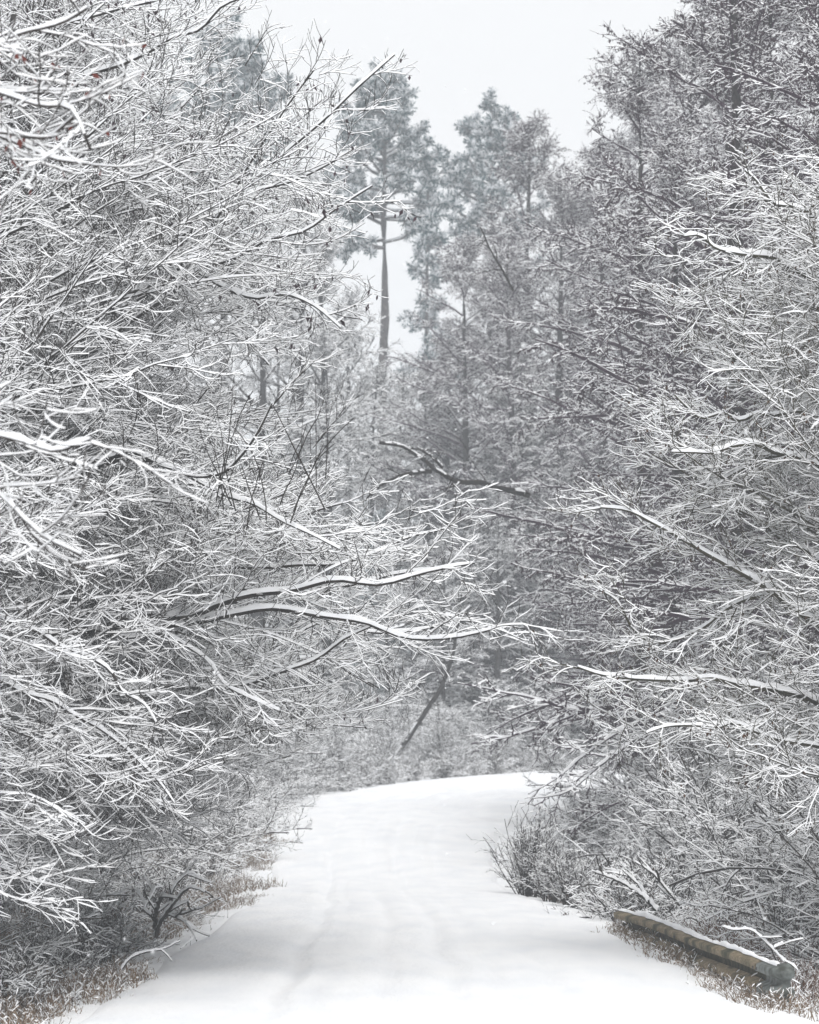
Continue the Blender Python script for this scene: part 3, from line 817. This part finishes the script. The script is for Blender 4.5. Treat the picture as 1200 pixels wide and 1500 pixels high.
for x, y, k in [(2.6, 33.5, .7), (2.9, 34.8, .9), (2.5, 36, .55), (3.2, 37, 1.0), (2.7, 40, .9), (3.4, 31.5, .6), (4.4, 27.6, .8), (4.2, 24.6, .6), (4.6, 25.2, .9), (2.7, 43.5, .6), (3.0, 48, .6), (3.2, 52, 1.0), (3.4, 56, .9), (4.2, 59, 1.0), (5.2, 62, 1.0)]:
    copy_thing(S_LOW, (x, y, gz1(x, y)), rng.uniform(0, 6.28), k, ('low tangled bramble beside the guardrail' if y < 33 else 'low tangled bramble around the upright roadside bush' if y < 45 else 'low tangled bramble on the inner edge of the bend'), 'right verge brambles, ' + ('rail' if y < 33 else 'bush' if y < 45 else 'bend'))
for x, y, k in [(-3.5, 24, .7), (-3.3, 26.6, .65), (-3.2, 29.5, .75), (-3.4, 31.6, .8), (-3.0, 34, .7), (-3.4, 38, .9), (-3.2, 42, .8), (-3.3, 46, .9), (-3.4, 50, .9), (-3.6, 55, 1.0), (-3.7, 60, 1.0), (-3.5, 66, 1.0), (-2.6, 71, .9), (-1.2, 76.5, .9)]:
    copy_thing(S_LOW, (x, y, gz1(x, y)), rng.uniform(0, 6.28), k, ('low tangled bramble near the dead snag on the left verge' if y < 33 else 'low tangled bramble on the left verge across from the upright bush' if y < 48 else 'low tangled bramble on the left verge leading into the bend'), 'left verge brambles, ' + ('snag' if y < 33 else 'middle' if y < 48 else 'bend'))

for i, (x, y) in enumerate([(-3.3, 57.5), (-3.2, 60), (-3.1, 62.5), (-2.9, 64.8), (-2.6, 67), (-2.1, 69.2), (-1.6, 71), (-1.0, 72.8), (-0.4, 74.5), (0.3, 76.2), (1.1, 77.8), (1.9, 79.3), (2.7, 80.8), (3.5, 82.3), (4.4, 83.6), (5.4, 84.8), (6.6, 86.0)]):
    copy_thing(S_LOW, (x - .25, y + .35, gz1(x - .25, y + .35)), i * 1.7, (.55, .55, .6) if i % 2 else .7, 'low snowy bramble lining the outer edge of the bend', 'brambles lining the outer edge of the bend')
    if i % 2:
        copy_thing(S_ARCH, (x - 1.0, y + 1.6, gz1(x - 1.0, y + 1.6)), i * 2.3, .55 + .1 * (i % 3), 'arching snow-lined shrub on the outer edge of the bend', 'arching snow-lined shrub on the outer edge of the bend, all of them')

# ------------------------------------------------------------------ dry weeds and grass poking through the snow
def weed_patch(name, seed, n, rad, hgt, mat):
    rng = np.random.default_rng(seed)
    a = rng.uniform(0, 6.283, n); r = rad * np.sqrt(rng.random(n))
    P = np.c_[np.cos(a) * r, np.sin(a) * r, np.full(n, -0.10)]
    D = np.c_[rng.normal(0, 0.32, (n, 2)), np.ones(n)]
    L = (hgt * rng.uniform(0.35, 1.25, n) * (1.1 - 0.5 * r / rad)) + 0.08
    g, s = Geo(), Geo()
    P1 = grow(P, D, L, 4, rng, 0.12, (0.0, -0.16))
    R1 = taper(n, 5, 0.0026, 0.0018)
    tube(g, s, P1, R1, rng, 4, 0.002, 0.006, 0.6, 0.2, 0.35)
    P2, R2, L2 = spawn(P1, R1, L, 3, rng, 0.3, 1.0, 42, 1.2, 0.38, 2, 0.1, (0, -.1), 0.0022, 0.0018, 0, 0.06)
    tube(g, s, P2, R2, rng, 4, 0.002, 0.007, 0.6, 0.15, 0.3)
    o = link(name, g.mesh(name, mat), None, 'stuff')
    link('snow', s.mesh(name + '_snow', SNOW), o, 'stuff')
    return o

def edge_x(y, side):
    return np.interp(y, EDGE[:10, 1 if side < 0 else 3], EDGE[:10, 0 if side < 0 else 2])
STRAW_RED = mat_noise('reddish_stalk', (0.100, 0.052, 0.034), (0.190, 0.110, 0.070), 3)
WP = [weed_patch('dry_weeds', 201, 420, 0.8, 0.50, STRAW), weed_patch('dry_weeds', 202, 420, 0.8, 0.42, STRAW_RED)]
rng = np.random.default_rng(88)
def strew(src, spots, label, group):
    for i, (x, y, k) in enumerate(spots):
        loc = (x, y, gz1(x, y))
        if src.location.length == 0:
            o = src; o.location = loc; o.scale = (k,) * 3
            o['label'], o['group'] = label, group
        else:
            o = copy_thing(src, loc, rng.uniform(0, 6.28), k, label, group)
        o['category'] = 'weeds'
L_spots, R_spots, F_spots = [], [], []
for i in range(46):
    y = 21 + 30 * rng.random()**1.5; e = 0.45 + 1.9 * rng.random()
    L_spots.append((edge_x(y, -1) - e, y, (0.45 + 0.4 * min(e, 1.4)) * rng.uniform(.8, 1.15)))
for i in range(30):
    y = 22.5 + 22 * rng.random()**1.4; e = 0.75 + 1.4 * rng.random()
    R_spots.append((edge_x(y, 1) + e, y, rng.uniform(.65, 1.05)))
for i in range(16):
    t_ = i / 15
    F_spots.append((2.98 - 0.62 * t_ + rng.normal(0, .06), 23.2 + 8.6 * t_, rng.uniform(.55, 1.1)))
strew(WP[0], L_spots, 'patch of dry brown weeds with snow flecks along the left verge', 'weeds on the left verge')
strew(WP[1], R_spots, 'patch of dry reddish weeds with snow flecks behind the guardrail and along the right verge', 'weeds on the right verge')
TUFT = weed_patch('dry_grass', 203, 60, 0.34, 0.20, STRAW)
TUFT['label'], TUFT['category'], TUFT['group'] = 'small tuft of dry grass against the road side of the guardrail', 'grass', 'grass tufts along the guardrail'
TUFT.location = (2.95, 23.6, gz1(2.95, 23.6))
for x, y, k in F_spots:
    o = copy_thing(TUFT, (x, y, gz1(x, y)), rng.uniform(0, 6.28), k, 'small tuft of dry grass against the road side of the guardrail', 'grass tufts along the guardrail')
for i in range(34):
    y = 22.5 + 30 * rng.random()**1.3
    x = edge_x(y, -1) - rng.uniform(-.05, .6)
    copy_thing(TUFT, (x, y, gz1(x, y)), rng.uniform(0, 6.28), (rng.uniform(.5, 1.2),) * 2 + (rng.uniform(.5, 1.3),), 'small tuft of dry grass poking through the snow at the left road edge', 'grass tufts at the left road edge')

# ------------------------------------------------------------------ guardrail
def rail_material():
    m = bpy.data.materials.new('weathered_rail')
    m.use_nodes = True
    n, l = m.node_tree.nodes, m.node_tree.links
    bs = n['Principled BSDF']
    bs.inputs['Roughness'].default_value = 0.8
    bs.inputs['Specular IOR Level'].default_value = 0.2
    tc = n.new('ShaderNodeTexCoord')
    mp = n.new('ShaderNodeMapping'); mp.inputs['Scale'].default_value = (30, 30, 30)      # grain runs along the beam
    l.new(tc.outputs['Object'], mp.inputs['Vector'])
    n1 = n.new('ShaderNodeTexNoise'); n1.inputs['Scale'].default_value = 1.0; n1.inputs['Detail'].default_value = 8; n1.inputs['Roughness'].default_value = .7
    l.new(mp.outputs['Vector'], n1.inputs['Vector'])
    n2 = n.new('ShaderNodeTexNoise'); n2.inputs['Scale'].default_value = 3.5; n2.inputs['Detail'].default_value = 6
    l.new(tc.outputs['Object'], n2.inputs['Vector'])
    cr = n.new('ShaderNodeValToRGB')
    e = cr.color_ramp.elements
    e[0].position, e[0].color = 0.30, (0.060, 0.045, 0.026, 1)
    e[1].position, e[1].color = 0.66, (0.36, 0.32, 0.24, 1)
    q = e.new(0.42); q.color = (0.165, 0.125, 0.072, 1)
    q = e.new(0.54); q.color = (0.27, 0.215, 0.135, 1)
    l.new(n1.outputs['Fac'], cr.inputs['Fac'])
    cr2 = n.new('ShaderNodeValToRGB')
    cr2.color_ramp.elements[0].position, cr2.color_ramp.elements[1].position = 0.48, 0.66
    l.new(n2.outputs['Fac'], cr2.inputs['Fac'])
    mx = n.new('ShaderNodeMix'); mx.data_type = 'RGBA'
    mx.inputs['B'].default_value = (0.040, 0.042, 0.018, 1)                                # moss and grime
    l.new(cr2.outputs['Color'], mx.inputs['Factor'])
    l.new(cr.outputs['Color'], mx.inputs['A'])
    l.new(mx.outputs['Result'], bs.inputs['Base Color'])
    return m
RAIL = rail_material()
GRIME_SHADE = mat_noise('grime_and_shade', (0.020, 0.018, 0.010), (0.065, 0.058, 0.030), 12, 0.95, (0.16, 0.13, 0.08), 0.0, 7)
RAIL_END = mat_noise('galvanised_end', (0.035, 0.038, 0.028), (0.22, 0.245, 0.235), 11, 0.6, (0.36, 0.39, 0.39), 0.3, 6, 0.4)
POST = mat_noise('rusty_post', (0.05, 0.035, 0.025), (0.12, 0.09, 0.06), 9, 0.8)
BOLT = mat_noise('bolt_steel', (0.05, 0.045, 0.04), (0.12, 0.11, 0.10), 20, 0.6)
near_e, far_e = W(1146, 1440, 23.6), W(914, 1350, 31.6)
ax = np.array((far_e[0] - near_e[0], far_e[1] - near_e[1], 0.0)); RL = np.linalg.norm(ax); ax /= RL
nx = np.array((-ax[1], ax[0], 0.0))                     # towards the road
if nx[0] > 0: nx = -nx
ra = math.atan2(ax[1], ax[0])
rail = thing('guardrail', 'old low steel guardrail with mossy brown beam and snow along its top', 'guardrail', near_e)
dz = far_e[2] - near_e[2]
prof = np.array([(-0.02, -.155), (0.004, -.150), (0.018, -.138), (0.084, -.116), (0.088, -.090), (0.084, -.060), (0.008, -.030), (0.002, -.010), (0.002, .010),
                 (0.008, .030), (0.084, .060), (0.088, .090), (0.084, .116), (0.018, .138), (0.004, .150), (-0.02, .155)])
prof[:, 1] *= 0.94
def sweep(t0, t1, n, prof, off=0.0, warp=0.0, seed=0):
    r = np.random.default_rng(seed)
    t = np.linspace(t0, t1, n)
    wz = 0.012 * np.sin(t * 1.3) + warp * r.normal(0, 1, n)
    wn_ = 0.02 * np.sin(t * 0.9 + 1) + warp * r.normal(0, 1, n)
    out = []
    for front in (0.0, -0.006):
        c = ax * t[:, None] + UP * (dz * t / RL + wz)[:, None] + nx * wn_[:, None]
        out.append(c[:, None, :] + nx * (prof[:, 0] + front + off)[None, :, None] + UP * prof[:, 1][None, :, None])
    m = len(prof)
    v = np.concatenate([o.reshape(-1, 3) for o in out])
    f1 = grid_faces(n, m); f2 = f1[:, ::-1] + n * m
    i = np.arange(n)
    rim = [np.stack([i[:-1] * m + j, i[1:] * m + j, i[1:] * m + j + n * m, i[:-1] * m + j + n * m], -1) for j in (0, m - 1)]
    k = np.arange(m - 1)
    rim += [np.stack([q * m + k, q * m + k + 1, q * m + k + 1 + n * m, q * m + k + n * m], -1) for q in (0, n - 1)]
    return v, np.concatenate([f1, f2] + rim)
L_SPL = [(0.55, 4.55), (4.45, RL)]
for i, (a, b) in enumerate(L_SPL):
    v, f = sweep(a, b, 34, prof, 0.007 * i, 0.0006, i)
    bm_ = mesh_from('beam', v, f, RAIL)
    bm_.materials.append(GRIME_SHADE)                          # dirt and moss plus painted-in shade in the groove between the two ribs
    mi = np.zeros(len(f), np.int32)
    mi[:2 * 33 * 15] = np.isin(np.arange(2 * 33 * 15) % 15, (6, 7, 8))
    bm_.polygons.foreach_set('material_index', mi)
    link('beam', bm_, rail)
# flared end terminal: same profile, then bent back round a vertical nose
t = np.linspace(0.62, 0.0, 7)
v1 = []
n_end = 15
for j in range(n_end):
    q = j / (n_end - 1)
    if q < 0.55:
        s_ = 0.62 - q / 0.55 * 0.56; c = ax * s_ + nx * 0.010; nn = nx
    else:
        a_ = (q - 0.55) / 0.45 * 1.9
        c = ax * (0.06 - 0.06 * math.sin(a_)) + nx * (0.010 - 0.06 + 0.06 * math.cos(a_))
        nn = nx * math.cos(a_) - ax * math.sin(a_)
    flat = ss((q - 0.35) / 0.4)
    pr = prof.copy(); pr[:, 0] = pr[:, 0] * (1 - 0.25 * flat)
    pr[:, 1] *= 1 + 0.06 * flat
    v1.append(c + nn * pr[:, :1] + UP * pr[:, 1:] + UP * dz * 0.0)
v1 = np.array(v1)
end = link('end_terminal', mesh_from('end_terminal', v1.reshape(-1, 3), grid_faces(n_end, len(prof)), RAIL_END), rail)
md = end.modifiers.new('thickness', 'SOLIDIFY'); md.thickness = 0.006
# bolts on the terminal splice and the beam splice
def bolt_mesh():
    n = 8; th = np.arange(n) * 2 * math.pi / n
    v = [(math.cos(q) * .016, math.sin(q) * .016, 0) for q in th] + [(math.cos(q) * .011, math.sin(q) * .011, .010) for q in th]
    f = [(i, (i + 1) % n, n + (i + 1) % n, n + i) for i in range(n)] + [(8, 9, 10, 11), (8, 11, 12, 15), (12, 13, 14, 15)]
    return mesh_from('bolt', v, f, BOLT)
BOLT_ME = bolt_mesh()
for tt in (0.45, 0.58, 4.48, 4.52):
    for zz in (-.076, .076):
        o = link('bolt', BOLT_ME, rail)
        o.location = ax * tt + nx * (0.099 if tt < 1 else 0.097) + UP * (zz + dz * tt / RL + 0.012 * math.sin(tt * 1.3)) + nx * 0.02 * math.sin(tt * .9 + 1)
        o.rotation_euler = (math.pi / 2, 0, math.atan2(nx[1], nx[0]) + math.pi / 2)
def box(c, sx, sy, sz, rot):
    e1 = np.array((math.cos(rot), math.sin(rot), 0)); e2 = np.array((-e1[1], e1[0], 0))
    v = [np.array(c) + e1 * sx * a + e2 * sy * b + UP * sz * d for d in (-.5, .5) for a, b in ((-.5, -.5), (.5, -.5), (.5, .5), (-.5, .5))]
    return v, [(0, 3, 2, 1), (4, 5, 6, 7), (0, 1, 5, 4), (1, 2, 6, 5), (2, 3, 7, 6), (3, 0, 4, 7)]
for tt in (0.9, 4.5, 8.2):
    # U-section post: web and two flanges
    vs, fs = [], []
    for c, sx, sy in ((ax * tt - nx * .075, .10, .006), (ax * (tt - .047) - nx * .103, .006, .05), (ax * (tt + .047) - nx * .103, .006, .05)):
        v, f = box(c + UP * (-0.30 + dz * tt / RL), sx, sy, 0.84, ra)
        fs += [tuple(k + len(vs) for k in q) for q in f]; vs += v
    link('post', mesh_from('post', vs, fs, POST), rail)
# snow lying along the beam top
rs_ = np.random.default_rng(4)
n = 160
t = np.linspace(0.03, RL - 0.02, n)
hh = np.clip(0.024 + 0.036 * vnoise(t * 1.7, t * 0) + 0.026 * vnoise(t * 7, t * 0 + 3), 0.004, 0.06); hh[0] *= .4; hh[-1] *= .4
ww = 0.030 + 0.030 * vnoise(t * 4, t * 0 + 8)
cc = ax * t[:, None] + UP * (0.142 + dz * t / RL + 0.012 * np.sin(t * 1.3))[:, None] + nx * (0.02 * np.sin(t * .9 + 1) + 0.004)[:, None]
ring = np.stack([cc + nx * ww[:, None] - UP * 0.006, cc + nx * ww[:, None] * .75 + UP * hh[:, None] * .7, cc + UP * hh[:, None],
                 cc - nx * ww[:, None] * .75 + UP * hh[:, None] * .7, cc - nx * ww[:, None] - UP * .006], 1)
link('snow', mesh_from('rail_snow', ring.reshape(-1, 3), grid_faces(n, 5), SNOW, True), rail)

# ------------------------------------------------------------------ falling flakes
rng = np.random.default_rng(77)
nf = 5200
yy = 9 + 75 * rng.random(nf)**0.7
fx = rng.uniform(-0.2, 0.2, nf) * yy
fz = rng.uniform(0.2, 1, nf) * (CAM_H + 0.27 * yy)
sz = rng.uniform(0.0035, 0.0075, nf)
octa = np.array([(1, 0, 0), (0, 1, 0), (-1, 0, 0), (0, -1, 0), (0, 0, 1.2), (0, 0, -1.2)])
v = np.stack([fx, yy, fz], 1)[:, None, :] + octa[None] * sz[:, None, None] * rng.uniform(.7, 1.3, (nf, 6, 1))
of = (np.array([(0, 1, 4), (1, 2, 4), (2, 3, 4), (3, 0, 4), (1, 0, 5), (2, 1, 5), (3, 2, 5), (0, 3, 5)])[None] + (np.arange(nf) * 6)[:, None, None]).reshape(-1, 3)
link('falling_snow', mesh_from('falling_snow', v.reshape(-1, 3), of, SNOW, True), None, 'stuff', 'fine snowflakes drifting in the air over the road', 'snow')

# ------------------------------------------------------------------ haze
hz = bpy.data.materials.new('haze')
hz.use_nodes = True
hn = hz.node_tree.nodes
hn.clear()
ho = hn.new('ShaderNodeOutputMaterial')
hv = hn.new('ShaderNodeVolumePrincipled')
hv.inputs['Color'].default_value = (0.90, 0.95, 1.0, 1)
hv.inputs['Density'].default_value = 0.0024
hv.inputs['Anisotropy'].default_value = 0.2
hz.node_tree.links.new(hv.outputs['Volume'], ho.inputs['Volume'])
zb, zt = float(Z.min()) - 1.0, 36.0
v = [(x, y, z) for z in (zb, zt) for x, y in ((-330, -40), (330, -40), (330, 340), (-330, 340))]
link('haze', mesh_from('haze', v, [(0, 3, 2, 1), (4, 5, 6, 7), (0, 1, 5, 4), (1, 2, 6, 5), (2, 3, 7, 6), (3, 0, 4, 7)], hz), None, 'stuff', 'pale winter haze between the trees', 'haze')
